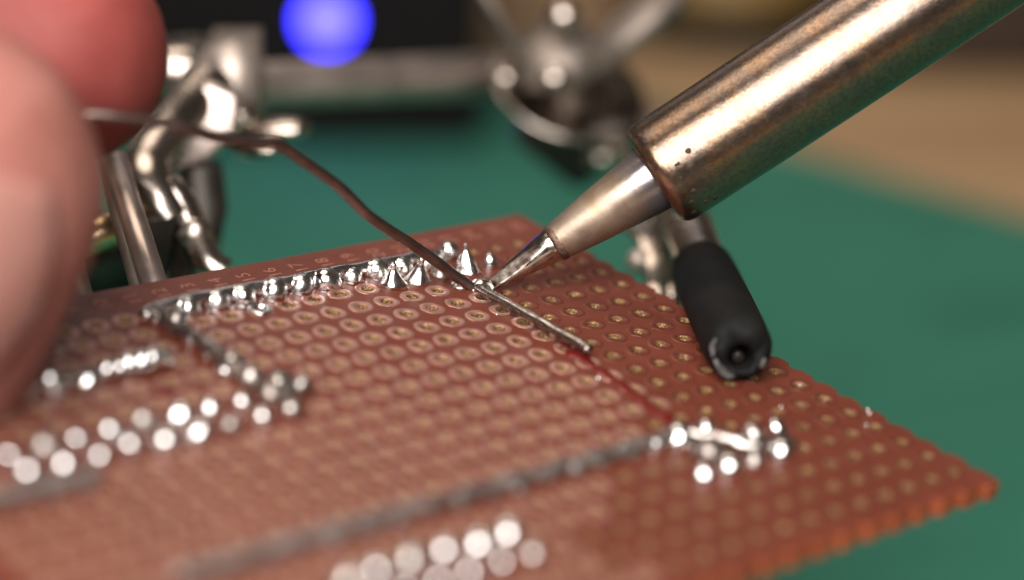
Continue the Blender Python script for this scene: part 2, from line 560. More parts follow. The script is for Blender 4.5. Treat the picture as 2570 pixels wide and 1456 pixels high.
def build_substrate():
    V, F, MI = [], [], []
    def add(vs, fs, mi):
        b = len(V)
        V.extend(vs)
        for f in fs:
            F.append(tuple(k + b for k in f)); MI.append(mi)
    N = 24
    ring = []
    for k in range(N):
        an = 2 * math.pi * k / N
        c, s = math.cos(an), math.sin(an)
        q = 1 / max(abs(c), abs(s))
        ring.append((c, s, c * q * G / 2, s * q * G / 2))
    rng = random.Random(3)
    for i in range(I_LO, I_HI + 1):
        for j in range(J_LO, J_HI + 1):
            x, y = gx(i), gy(j)
            hx, hy = x + rng.uniform(-.03, .03), y + rng.uniform(-.03, .03)
            vs = []
            for (c, s, sx, sy) in ring: vs.append((x + sx, y + sy, 0))
            for (c, s, sx, sy) in ring: vs.append((hx + c * (HOLE_R + .035), hy + s * (HOLE_R + .035), 0))
            for k, (c, s, sx, sy) in enumerate(ring): vs.append((hx + c * HOLE_R, hy + s * HOLE_R, -.05))
            for lv in (-.25, -.45, -.7, -THICK):
                for (c, s, sx, sy) in ring:
                    r = HOLE_R * (1 + .07 * rng.uniform(-1, 1))
                    vs.append((hx + c * r, hy + s * r, lv))
            for (c, s, sx, sy) in ring: vs.append((x + sx, y + sy, -THICK))
            fs_top, fs_wall, fs_bot = [], [], []
            for k in range(N):
                k2 = (k + 1) % N
                fs_top.append((k, k2, N + k2, N + k))
                for l in range(1, 6):
                    fs_wall.append((l * N + k, l * N + k2, (l + 1) * N + k2, (l + 1) * N + k))
                fs_bot.append((6 * N + k, 6 * N + k2, 7 * N + k2, 7 * N + k))
            b = len(V); V.extend(vs)
            for f in fs_top: F.append(tuple(k + b for k in f)); MI.append(0)
            for f in fs_wall: F.append(tuple(k + b for k in f)); MI.append(1)
            for f in fs_bot: F.append(tuple(k + b for k in f)); MI.append(0)
    x0, x1 = gx(I_HI) - G / 2, gx(I_LO) + G / 2
    y0, y1 = gy(J_HI) - G / 2, gy(J_LO) + G / 2
    # plain margins: left strip, back strip
    add([(XL, y0, 0), (x0, y0, 0), (x0, y1, 0), (XL, y1, 0), (XL, y0, -THICK), (x0, y0, -THICK), (x0, y1, -THICK), (XL, y1, -THICK)],
        [(0, 1, 2, 3), (4, 7, 6, 5)], 0)
    add([(XL, y0, 0), (XL, y1, 0), (XL, y1, -THICK), (XL, y0, -THICK)], [(0, 1, 2, 3)], 2)
    cb = .10
    add([(XL, y1, 0), (x1, y1, 0), (x1, YB - cb, 0), (XL, YB - cb, 0), (XL, y1, -THICK), (x1, y1, -THICK), (x1, YB, -THICK), (XL, YB, -THICK)],
        [(0, 1, 2, 3), (4, 7, 6, 5)], 0)
    add([(XL, YB - cb, 0), (x1, YB - cb, 0), (x1, YB, -cb), (XL, YB, -cb)], [(0, 1, 2, 3)], 0)
    add([(XL, YB, -cb), (x1, YB, -cb), (x1, YB, -THICK), (XL, YB, -THICK)], [(0, 1, 2, 3)], 2)
    # snapped margins: the break follows a row of holes and stays scalloped
    def snap(n, start, step, edge_fn, put):
        prev = None
        for k in range(n + 1):
            s = start + step * k
            e = edge_fn(s)
            e2 = e + .12 * noise.noise(Vector((s * 1.7, 4.2, 0)))
            cur = [put(s, None), put(s, e - .06), put(s, e, -.07), put(s, e2, -THICK), put(s, None, -THICK)]
            if prev:
                add([prev[0], prev[1], cur[1], cur[0]], [(0, 1, 2, 3)], 0)
                add([prev[1], prev[2], cur[2], cur[1]], [(0, 1, 2, 3)], 2)
                add([prev[2], prev[3], cur[3], cur[2]], [(0, 1, 2, 3)], 2)
                add([prev[3], prev[4], cur[4], cur[3]], [(0, 1, 2, 3)], 0)
            prev = cur
    def scallop(s, line, rr=.60):
        u = s / G - round(s / G)
        d = abs(u) * G
        out = line + .13 * noise.noise(Vector((s * .55, 1.3, 0))) + .07 * noise.noise(Vector((s * 2.3, 7, 0)))
        if d < rr:
            out -= .62 * math.sqrt(rr * rr - d * d) + .05
        return out
    yy1 = YB
    def put_r(s, e, z=0.0): return (x1 if e is None else e, s, z)
    snap(int((y1 - y0) / .11), y0, (y1 - y0) / int((y1 - y0) / .11), lambda s: scallop(s, XR), put_r)
    snap(20, y1, (YB - y1) / 20, lambda s: XR - .05 + .06 * noise.noise(Vector((s, 0, 3))), put_r)
    def put_f(s, e, z=0.0): return (s, y0 if e is None else -e, z)
    xe = scallop(y0, XR)
    snap(int((x1 - XL) / .11), XL, (x1 - XL) / int((x1 - XL) / .11), lambda s: scallop(s, -YF), put_f)
    n = 12
    snap(n, x1, (xe - .12 - x1) / n, lambda s: scallop(s, -YF) - .10 * ((s - x1) / (xe - x1)) ** 2, put_f)
    add([(xe - .12, y0, 0), (xe - .12, YF + .4, 0), (xe - .12, YF + .4, -THICK), (xe - .12, y0, -THICK)], [(0, 1, 2, 3)], 2)
    me = bpy.data.meshes.new('substrate')
    me.from_pydata([tuple(Vector(v) * MM) for v in V], [], F)
    for k in ('face', 'hole', 'edge'): me.materials.append(M[k])
    me.polygons.foreach_set('material_index', MI)
    bm = bmesh.new(); bm.from_mesh(me)
    bmesh.ops.remove_doubles(bm, verts=bm.verts, dist=2e-6)
    bmesh.ops.recalc_face_normals(bm, faces=bm.faces)
    bm.to_mesh(me); bm.free()
    me.update()
    link('substrate', me, None, board)


build_substrate()

# which holes carry solder -------------------------------------------------------
JOINTS = {}      # (i, j) -> kind
for i in range(-1, 10): JOINTS[(i, -2)] = 'ridge'
for j in range(-1, 5): JOINTS[(9, j)] = ('lump', 'pin', 'pin', 'big', 'lump', 'pin')[j + 1]
JOINTS[(8, 4)] = 'lump'
JOINTS[(8, 3)] = 'low'
JOINTS[(1, -1)] = 'cone'; JOINTS[(0, -1)] = 'cone'; JOINTS[(-1, -1)] = 'burnt'
JOINTS[(-2, -1)] = 'spike'; JOINTS[(-2, -2)] = 'ball'; JOINTS[(-3, -1)] = 'small'
JOINTS[(-1, 0)] = 'low'
for i in range(11, 17): JOINTS[(i, 1)] = 'bus' if i not in (11, 12) else 'hid'
for i in range(10, 18): JOINTS[(i, 4)] = 'pin'
for i in range(9, 18): JOINTS[(i, 5)] = 'pin'
for i in range(1, 17): JOINTS[(i, 11)] = 'seam' if i > 3 else 'pin'
JOINTS[(0, 11)] = 'big'; JOINTS[(-1, 11)] = 'pin'
for k in ((0, 12), (1, 13), (0, 13), (-2, 12), (-1, 13), (-3, 12), (-2, 13)): JOINTS[k] = 'pin'
for i in range(8, 14):
    JOINTS[(i, 13)] = 'pin'; JOINTS[(i, 14)] = 'pin'
for i in range(16, 20): JOINTS[(i, 6)] = 'seam'


def pad_mesh(k):
    rng = random.Random(20 + k)
    ph, am = rng.uniform(0, 6.28), rng.uniform(0.01, 0.05)
    tail = (k % 3 == 0)
    V, F = [], []
    N = 24
    # inner lip, inner top, outer top, outer lip, outer foot
    rows = ((.525, .004), (.555, .036), (.78, .038), (.93, .044), (1.0, .026), (1.025, .002))
    for (r, z) in rows:
        for m in range(N):
            an = 2 * math.pi * m / N
            q = r
            if r > .8:
                q *= 1 + am * math.cos(2 * an + ph) + .024 * rng.uniform(-1, 1)
                if tail and abs(an - 3.6) < .30: q += .16 * (1 - abs(an - 3.6) / .30)
            V.append((q * math.cos(an), q * math.sin(an), z))
    for l in range(len(rows) - 1):
        for m in range(N):
            m2 = (m + 1) % N
            F.append((l * N + m, l * N + m2, (l + 1) * N + m2, (l + 1) * N + m))
    return V, F


def build_pads():
    vfs = [pad_mesh(k) for k in range(7)]
    meshes = [mesh_of('pad', *vf) for vf in vfs]
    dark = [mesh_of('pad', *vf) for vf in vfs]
    for me in dark: me.materials.append(M['pad_shaded'])
    rng = random.Random(11)
    free = [(i, j) for i in range(I_LO, I_HI + 1) for j in range(J_LO, J_HI + 1) if (i, j) not in JOINTS]
    def visible_size(ij):
        w = BW(gx(ij[0]), gy(ij[1])) - CAM
        dpt = w.y * CP - w.z * SP
        px = 1285 + FPX * w.x / dpt
        py = 728 + FPX * (-w.y * SP - w.z * CP) / dpt
        seen = -40 < px < 2610 and -20 < py < 1490 and not (px < 60 and py < 1050)
        sharp = abs(1 / dpt - 1 / 179)
        return (0 if seen else 1, sharp)
    free.sort(key=visible_size)
    near = free[:300]
    for (i, j) in near:
        shaded = i + rng.gauss(0, .35) < -1.5 + 1.5 * max(0, j - 9)  # pads on the right take the colour with dark reflections painted in
        o = link('copper_pad', (dark if shaded else meshes)[rng.randrange(7)], M['pad'], board, (gx(i) + rng.uniform(-.05, .05), gy(j) + rng.uniform(-.05, .05), 0))
        o.rotation_euler = (0, 0, rng.uniform(-.5, .5))
    rest = []
    for (i, j) in free[300:]:
        v, f = vfs[rng.randrange(7)]
        rest.append(([Vector(p) + Vector((gx(i), gy(j), 0)) for p in v], f))
    if rest:
        o = link('copper_pads_out_of_focus', mesh_of('pads_rest', *join(*rest)), M['pad'], board)
        tag(o, kind='stuff')


build_pads()


def joint_mesh(kind, seed):
    rng = random.Random(seed)
    s = rng.uniform(.92, 1.08)
    if kind == 'cone':
        prof = [(1.06, 0), (1.0, .06), (.86, .28), (.68, .62), (.50, 1.0), (.36, 1.35), (.27, 1.62), (.28, 1.78), (.30, 1.95), (.24, 2.12), (.10, 2.2), (0, 2.21)]
        w = .26
    elif kind == 'spike':
        prof = [(1.1, 0), (1.06, .08), (.98, .35), (.84, .75), (.66, 1.1), (.42, 1.5), (.24, 1.85), (.15, 2.15), (.10, 2.45), (.03, 2.62), (0, 2.63)]
        w = .26
    elif kind == 'ball':
        prof = [(.85, 0), (.92, .2), (.95, .5), (.86, .9), (.66, 1.2), (.36, 1.4), (0, 1.46)]
        w = .2
    elif kind == 'small':
        prof = [(.70, 0), (.66, .15), (.60, .45), (.46, .75), (.24, .95), (0, 1.0)]
        w = .1
    elif kind == 'ridge':
        prof = [(1.12, 0), (1.10, .10), (1.02, .40), (.88, .74), (.66, 1.02), (.36, 1.2), (0, 1.26)]
        w = .13
    elif kind == 'lump':
        prof = [(1.02, 0), (1.0, .15), (.90, .5), (.66, .9), (.40, 1.2), (.18, 1.36), (0, 1.38)]
        w = .28
    elif kind == 'low':
        prof = [(.9, 0), (.8, .15), (.5, .35), (0, .42)]
        w = .25
    elif kind == 'burnt':
        prof = [(1.02, 0), (.96, .12), (.82, .45), (.66, .8), (.48, 1.05), (.3, 1.2), (0, 1.26)]
        w = .16
    elif kind == 'pool':
        prof = [(1.1, 0), (1.02, .12), (.85, .28), (.6, .40), (.3, .46), (0, .48)]
        w = .14
    elif kind == 'bus':
        prof = [(1.0, 0), (.95, .18), (.8, .5), (.55, .78), (.3, .92), (0, .95)]
        w = .10
    elif kind == 'seam':
        prof = [(.98, 0), (.92, .12), (.78, .42), (.55, .72), (.3, .92), (0, .97)]
        w = .22
    elif kind == 'big':
        prof = [(1.35, 0), (1.3, .2), (1.12, .6), (.85, .95), (.5, 1.2), (0, 1.3)]
        w = .12
    else:   # pin: a cone round a clipped component lead
        h = rng.uniform(1.5, 1.85)
        h *= .80
        prof = [(1.06, 0), (1.06, .12)] + [(1.04 * math.cos(t * math.pi / 16), .12 + (h - .12) * math.sin(t * math.pi / 16)) for t in range(1, 8)] + [(0, h)]
        w = .16
    if kind in ('cone', 'spike'): prof = [(r * 1.04, z * (.86 + .10 * (seed % 2))) for r, z in prof]
    prof = [(r * s, z * s) for r, z in prof]
    # finer rings for a fluid outline
    fine = []
    for a, b in zip(prof[:-1], prof[1:]):
        fine += [a, ((a[0] + b[0]) / 2, (a[1] + b[1]) / 2)]
    fine.append(prof[-1])
    V, F = lathe(fine, 22, wob=w, seed=seed * 3.7, freq=.8)
    ln = .22 if kind in ('cone', 'spike', 'ball', 'small', 'pin') else .12
    lean = Vector((rng.uniform(-ln, ln), rng.uniform(-ln, ln), 0))
    V = [v + lean * max(0, v.z) for v in V]
    return V, F


def build_solder():
    k = 0
    fused = {'ridge': [], 'seam': [], 'corner': []}
    for (i, j), kind in sorted(JOINTS.items()):
        k += 1
        if kind == 'hid': continue
        rng = random.Random(k + 500)
        V, F = joint_mesh(kind, k)
        if kind in ('ridge', 'seam'):
            # runs into its neighbours: fused with the line of solder below
            q = rng.uniform(.84, 1.10) if kind == 'ridge' else rng.uniform(.75, .98)
            off = Vector((gx(i) + rng.uniform(-.12, .12), gy(j) + (-.36 + rng.uniform(-.10, .10) if kind == 'ridge' else 0), -.05))
            rz = Matrix.Rotation(rng.uniform(0, 6.28), 3, 'Z')
            fused[kind if j != 6 else 'corner'].append(([rz @ (Vector(v) * q) + off for v in V], F))
            continue
        mat = M['solder']
        if kind in ('lump', 'burnt', 'low') or (kind == 'pin' and rng.random() < .30): mat = M['solder_dull']
        q = rng.uniform(.62, .96) if kind == 'pin' else 1.0
        V = [Vector(v) * q for v in V]
        o = link('solder_joint', mesh_of('solder_joint', V, F), mat, board, (gx(i) + rng.uniform(-.1, .1), gy(j) + rng.uniform(-.1, .1), .005))
        o.rotation_euler = (0, 0, rng.uniform(0, 6.28))
        if kind == 'cone': o['label'] = 'bright conical solder joint with a pinched top'
        if kind == 'spike': o['label'] = 'bright solder joint drawn out to a fine spike'
        if kind == 'burnt': o['label'] = 'darkened solder joint under the feeding wire'
    # lines of solder along the rows, melted together into one body each
    def row_wire(pts, rad, mat, wob, lab, seed, more=(), voxel=.11, smooth=6):
        P = catmull(pts, 6)
        V, F = join(tube(P, rad, 14, True, wob, seed), *more)
        me = mesh_of('solder_trace', V, F)
        tmp = bpy.data.objects.new('tmp', me)
        COL.objects.link(tmp)
        rm = tmp.modifiers.new('r', 'REMESH'); rm.mode = 'VOXEL'; rm.voxel_size = voxel * MM
        sm = tmp.modifiers.new('s', 'SMOOTH'); sm.factor = .5; sm.iterations = smooth
        bpy.context.view_layer.update()
        out = bpy.data.meshes.new_from_object(tmp.evaluated_get(bpy.context.evaluated_depsgraph_get()))
        bpy.data.objects.remove(tmp)
        out.materials.clear()
        out.polygons.foreach_set('use_smooth', [True] * len(out.polygons))
        o = link('solder_trace', out, mat, board)
        o['label'] = lab
    row_wire([(gx(9.6), gy(-1.75), .30), (gx(9.1), gy(-1.95), .40)] +
             [(gx(i * .5), gy(-2.02) + .06 * noise.noise(Vector((i * .7, 3, 0))), .52 + .10 * noise.noise(Vector((i * .9, 0, 5)))) for i in range(17, -3, -1)] +
             [(gx(-1.6), gy(-1.95), .35)], .57, M['ridge'], .16, 'long silver ridge of solder along the back row of holes', 1, fused['ridge'], .10, 5)
    row_wire([(gx(9.1) + .2 * math.sin(j * 2), gy(j), .5 + .15 * math.sin(j * 3.1)) for j in [x * .5 for x in range(-4, 9)]] + [(gx(8.3), gy(4.3), .5)],
             .56, M['solder_dull'], .45, 'rough grey line of solder running towards the viewer', 2)
    row_wire([(gx(i), gy(1.0), z) for i, z in ((10.4, .35), (10.7, .45), (11.3, .45), (12, .45), (12.6, .4), (13.2, .45), (14, .4), (15, .45), (16, .4), (17, .4))], .50, M['solder'], .10,
             'short bright solder line beside the fingers', 3)
    row_wire([(gx(i * .5), gy(11.0) + .06 * math.sin(i), .46 + .06 * math.sin(i * 2.2)) for i in range(-1, 34)], .50, M['solder_matt'], .25,
             'long dull grey solder line across the front of the board', 4, fused['seam'], .13, 5)
    row_wire([(gx(-.2), gy(11.1), .6), (gx(-.8), gy(11.8), .6), (gx(-1.4), gy(12.6), .6), (gx(-2.6), gy(12.9), .6)], .5, M['solder_dull'], .4,
             'dull grey solder bridge at the end of the front line', 5)
    row_wire([(gx(i), gy(6.0), .5) for i in (15.6, 16, 17, 18, 19, 19.6)], .55, M['solder_matt'], .2,
             'blurred grey solder line at the left corner', 6, fused['corner'], .15)
    for n, (i, q) in enumerate(((10.62, .8), (10.95, .85), (11.3, .8), (11.62, .85), (12.0, .7), (12.4, .75), (14.1, .8), (15.1, .7))):
        V, F = joint_mesh('pin', 300 + n)
        link('solder_joint', mesh_of('solder_joint', [Vector(v) * q for v in V], F), M['solder'], board, (gx(i), gy(.98), .35))
    # molten solder between tip, feeding wire and pad
    c = BP(1207, 724, 0)
    V, F = lathe([(1.15, 0), (1.08, .08), (.90, .26), (.66, .48), (.42, .66), (.2, .76), (0, .79)], 26, (c.x, c.y, .005), wob=.35, seed=2.2, freq=1.0)
    o = link('solder_joint', mesh_of('solder_joint', V, F), M['solder'], board)
    o['label'] = 'molten solder pool at the iron tip'
    # clipped lead tips poking out of the pool at the iron
    # flux: red varnish left along the column under the jumper wire
    rng = random.Random(9)
    def blob(x, y, rx, ry, h, seed):
        V, F = [], []
        N = 22
        for (q, z) in ((1, 0), (.93, .35), (.7, .75), (.35, .95), (0.01, 1)):
            for m in range(N):
                an = 2 * math.pi * m / N
                w = 1 + .35 * noise.noise(Vector((math.cos(an) * 1.3, math.sin(an) * 1.3, seed)))
                V.append((x + rx * q * w * math.cos(an), y + ry * q * w * math.sin(an), .004 + h * z))
        for l in range(4):
            for m in range(N):
                m2 = (m + 1) % N
                F.append((l * N + m, l * N + m2, (l + 1) * N + m2, (l + 1) * N + m))
        return V, F
    for n, (i, j, rx, ry, h) in enumerate([(-1.05, 5.5, .9, 1.1, .22), (-.95, 6.7, .55, .9, .14), (-.9, 7.6, .5, 1.1, .14), (-.75, 8.5, .5, 1.3, .18),
                                          (-.65, 9.5, .65, 1.6, .2), (-1.25, 2.4, .55, 1.0, .12), (-1.3, 3.6, .5, 1.1, .12), (-1.2, 4.7, .5, .8, .14),
                                          (-1.6, .9, .8, .6, .12), (6, -1, .42, .42, .10), (11.5, 2.4, 1.4, .6, .1)]):
        V, F = blob(gx(i), gy(j), rx, ry, h, n * 5.1)
        link('flux_residue', mesh_of('flux_residue', V, F), M['flux'], board)
    rf = random.Random(77)
    for n, (i, j) in enumerate([(k, -1.75) for k in range(8, -2, -1)] + [(1, -1), (0, -1), (-1, -.8), (-2, -1), (-3, -1), (-2, 0), (8.6, .5), (8.7, 2.5), (0, 12), (-1, 12.6)]):
        V, F = blob(gx(i) + rf.uniform(-.2, .2), gy(j) - rf.uniform(.1, .4), rf.uniform(1.0, 1.35), rf.uniform(.9, 1.3), .05, 40 + n * 3.3)
        link('flux_residue', mesh_of('flux_residue', V, F), M['flux_amber'], board)
    P = catmull([(gx(-1.0), gy(5.6), .02), (gx(-.95), gy(6.6), .02), (gx(-.82), gy(7.6), .03), (gx(-.78), gy(8.4), .02), (gx(-.62), gy(9.3), .03), (gx(-.5), gy(10.3), .03)], 8)
    V, F = tube(P, [.36 + .22 * noise.noise(p * .9) for p in P], 12, True, .3, 3, .28)
    o = link('flux_residue', mesh_of('flux_residue', V, F), M['flux'], board)
    o['label'] = 'dark red flux streak running from the wire end'
    for n, (i, j, r) in enumerate([(-.47, 7.04, .16), (-4.3, 10.84, .13), (-6.66, 12.14, .12), (-6.5, 12.35, .12), (-5.85, 12.82, .12), (-6.0, 10.0, .1), (-4.0, 3.0, .06), (-3.3, -1.6, .1), (-.6, 2.2, .08)]):
        V, F = lathe([(r, 0), (r * 1.05, r * .4), (r * .8, r), (r * .35, r * 1.35), (0, r * 1.45)], 12, wob=.2, seed=n)
        link('solder_splash', mesh_of('solder_splash', V, F), M['solder'], board, (gx(i), gy(j), .0))
    # the silver rim round the one empty hole beside the ridge
    V, F = lathe([(.62, .02), (.60, .12), (.72, .2), (.9, .14), (.98, .01)], 24, wob=.12, seed=3)
    link('solder_ring', mesh_of('solder_ring', V, F), M['solder'], board, (gx(6), gy(-1), .05))


M['ridge'] = simple('ridge_solder', (0.80, 0.78, 0.77), 0.22, 1.0, 0.12, 1100, 0.22, 0.06, rvar=0.10)
M['solder_matt'] = simple('matt_solder', (0.36, 0.33, 0.31), 0.46, 0.9, 0.3, 900, 0.4, 0.08)
build_solder()


def build_numbers():
    for n in range(5, 27):
        i = 20 - n
        cu = bpy.data.curves.new('number', 'FONT')
        cu.body = str(n)
        cu.size = 1.75
        cu.align_x = 'CENTER'
        cu.align_y = 'CENTER'
        cu.extrude = 0.012
        cu.offset = -0.03
        cu.resolution_u = 2
        t = bpy.data.objects.new('tmp', cu)
        COL.objects.link(t)
        bpy.context.view_layer.update()
        me = bpy.data.meshes.new_from_object(t.evaluated_get(bpy.context.evaluated_depsgraph_get()))
        bpy.data.objects.remove(t)
        me.transform(Matrix.Scale(MM, 4))
        me.materials.clear()
        o = link('column_number', me, M['print'], board, (gx(i), 3.22 * G, .016))
        o.rotation_euler = (0, 0, R(90))
        o['label'] = 'printed column number %d' % n


build_numbers()


# ------------------------------------------------------------------ the soldering iron
def build_iron():
    A = PX(1234, 716, 180.0)
    Bp = PX(2322, 0, 178.5)
    ax = (Bp - A).normalized()
    root = empty('soldering_iron', A)
    root.rotation_mode = 'QUATERNION'
    root.rotation_quaternion = ax.to_track_quat('Z', 'Y')
    tag(root, 'soldering iron with bronze coloured barrel touching its tip to the board', 'soldering iron')
    # the flattened tip: flats face the camera-left side
    q = root.rotation_quaternion.inverted()
    view = q @ (CAM - A).normalized()
    fa = math.atan2(view.y, view.x) - .35
    N = 40
    def ring_pts(r, z, flat):
        out = []
        for m in range(N):
            an = 2 * math.pi * m / N
            x, y = r * math.cos(an), r * math.sin(an)
            if flat is not None:
                lim = flat
                x = max(-lim, min(lim, x))
            c, s = math.cos(fa), math.sin(fa)
            out.append((x * c - y * s, x * s + y * c, z))
        return out
    V, F = [], []
    stations = [(.001, -.02, None), (.30, -.02, .14), (.42, .05, .18), (.50, .35, .26), (.60, .9, .36), (.74, 1.7, .50), (.90, 2.6, .68), (1.06, 3.6, .92), (1.20, 4.5, 1.16), (1.33, 5.4, 1.33), (1.42, 6.05, 1.42), (1.38, 6.2, 1.38), (.9, 6.3, None)]
    for (r, z, fl) in stations:
        V += ring_pts(r, z, fl)
    for l in range(len(stations) - 1):
        for m in range(N):
            m2 = (m + 1) % N
            F.append((l * N + m, l * N + m2, (l + 1) * N + m2, (l + 1) * N + m))
    tipv, tipf = lathe([(1.30, 6.0), (1.50, 6.12), (1.54, 6.3), (1.66, 7.0), (1.95, 9.0), (2.28, 11.5), (2.55, 13.6), (2.72, 15.0), (2.78, 17.0), (2.78, 26)], 48)
    tip = link('tip', mesh_of('tip', tipv, tipf), M['tipbody'], root)
    link('tinned_end', mesh_of('tinned_end', V, F), M['tinned'], tip)
    cv, cf = lathe([(1.38, 5.95), (1.47, 5.9), (1.56, 6.1), (1.585, 6.35), (1.56, 6.55), (1.5, 6.6)], 48, wob=.05, seed=2, freq=3.5)
    link('burnt_collar', mesh_of('burnt_collar', cv, cf), M['burnt'], tip)
    # barrel: rolled nose, chamfer, long tube
    prof = [(2.86, 18.6), (2.88, 16.3), (2.96, 15.65), (3.12, 15.38)]
    prof += [(3.30 + 1.18 * math.sin(t * math.pi / 16), 16.50 - 1.18 * math.cos(t * math.pi / 16)) for t in range(0, 9)]
    prof += [(4.50, 17.1), (4.51, 18.2), (4.52, 20), (4.53, 24), (4.55, 30), (4.57, 40), (4.6, 55), (4.62, 78)]
    bv, bf = lathe(prof, 72, wob=.006, seed=5, freq=1.6)
    barrel = link('barrel', mesh_of('barrel', bv, bf), M['barrel'], root)
    # a crusted seam along the chamfer
    q0 = root.rotation_quaternion.inverted() @ (CAM - A).normalized()
    c0 = math.atan2(q0.y, q0.x)
    rs = random.Random(4)
    fa_, fs_, fu_ = frame_from((0, 0, 1))
    for n in range(15):
        an = c0 + rs.uniform(-1.3, 1.3)
        z = 16.5 + abs(rs.gauss(0, 1.1)) if n > 5 else 16.45 + rs.uniform(-.15, .2)
        rr = 4.50 if z > 17 else 3.30 + math.sqrt(max(0, 1.18 ** 2 - (16.50 - z) ** 2)) if z < 16.5 else 4.48
        sz = rs.uniform(.10, .26)
        c = Vector((rr * math.cos(an), rr * math.sin(an), z))
        cr = lathe([(sz * 1.2, -.06), (sz, .01), (sz * .6, .04), (0, .05)], 11, c, (math.cos(an), math.sin(an), 0), wob=.5, seed=n * 2.3)
        link('burnt_speck', mesh_of('burnt_speck', *cr), M['soot'], barrel)
    hv, hf = lathe([(4.0, 76), (7, 76.5), (8.5, 78), (9, 82), (8.2, 90), (8.4, 110), (10.2, 140), (10.5, 175), (9.0, 195), (0, 197)], 40)
    link('handle', mesh_of('handle', hv, hf), M['black'], root)
    return A, ax


IRON_TIP, IRON_AX = build_iron()


# ------------------------------------------------------------------ wires
def build_wires():
    # solder wire fed from the fingers to the tip
    pts = [PX(-420, 215, 156), PX(-150, 262, 157), PX(60, 284, 157.6), PX(250, 290, 158.6), PX(400, 306, 160.5), PX(470, 322, 161.5), PX(545, 346, 163), PX(640, 356, 165),
           PX(698, 362, 166.2), PX(760, 402, 168), PX(850, 468, 170.5), PX(930, 545, 172.5), PX(1030, 612, 175.5), PX(1105, 664, 178), PX(1160, 706, 179.4), PX(1206, 736, 180.0)]
    P = catmull(pts, 7)
    root = P[0]
    V, F = tube(P, .44, 16, True, .06, 4)
    o = link('solder_wire', mesh_of('solder_wire', V, F), M['wire'])
    tag(o, 'thin brown solder wire held in the fingers and fed to the iron tip', 'solder wire')
    # tinned jumper wire on the board, free end towards the viewer
    pts = [BP(1196, 722, .70), BP(1215, 731, .80), BP(1262, 757, .86), BP(1320, 789, .90), BP(1380, 822, .92), BP(1440, 855, .90), BP(1464, 869, .85), BP(1474, 877, .75), BP(1479, 884, .62)]
    P = [BW(*p) for p in catmull(pts, 7)]
    n = len(P)
    rad = [.40] * n
    for k in range(n):
        e = (n - 1 - k)
        if e < 11: rad[k] = .42 + .09 * math.sin(math.pi * min(1, (11 - e) / 11))
        if e < 5: rad[k] = .50 * math.sqrt(max(.02, 1 - ((5 - e) / 5.2) ** 2))
    rad[0] = .25
    V, F = tube(P, rad, 16, True, .12, 9)
    o = link('jumper_wire', mesh_of('jumper_wire', V, F), M['lead'])
    tag(o, 'short tinned silver wire lying over the pads below the iron tip', 'wire')


build_wires()


# ------------------------------------------------------------------ the hand
def capsule_chain(pts, rads):
    """overlapping spheres and cones along a bone chain, later fused"""
    out = []
    for k in range(len(pts)):
        V, F = lathe([(max(rads[k] * math.sin(t * math.pi / 10), 1e-3), -rads[k] * math.cos(t * math.pi / 10)) for t in range(11)], 18, pts[k])
        out.append((V, F))
    for a, b, ra, rb in zip(pts[:-1], pts[1:], rads[:-1], rads[1:]):
        L = (Vector(b) - Vector(a)).length
        n = max(2, int(L / 3))
        for q in range(1, n):
            t = q / n
            c = Vector(a).lerp(Vector(b), t)
            r = ra + (rb - ra) * t
            out.append(lathe([(max(r * math.sin(u * math.pi / 8), 1e-3), -r * math.cos(u * math.pi / 8)) for u in range(9)], 16, c))
    return out


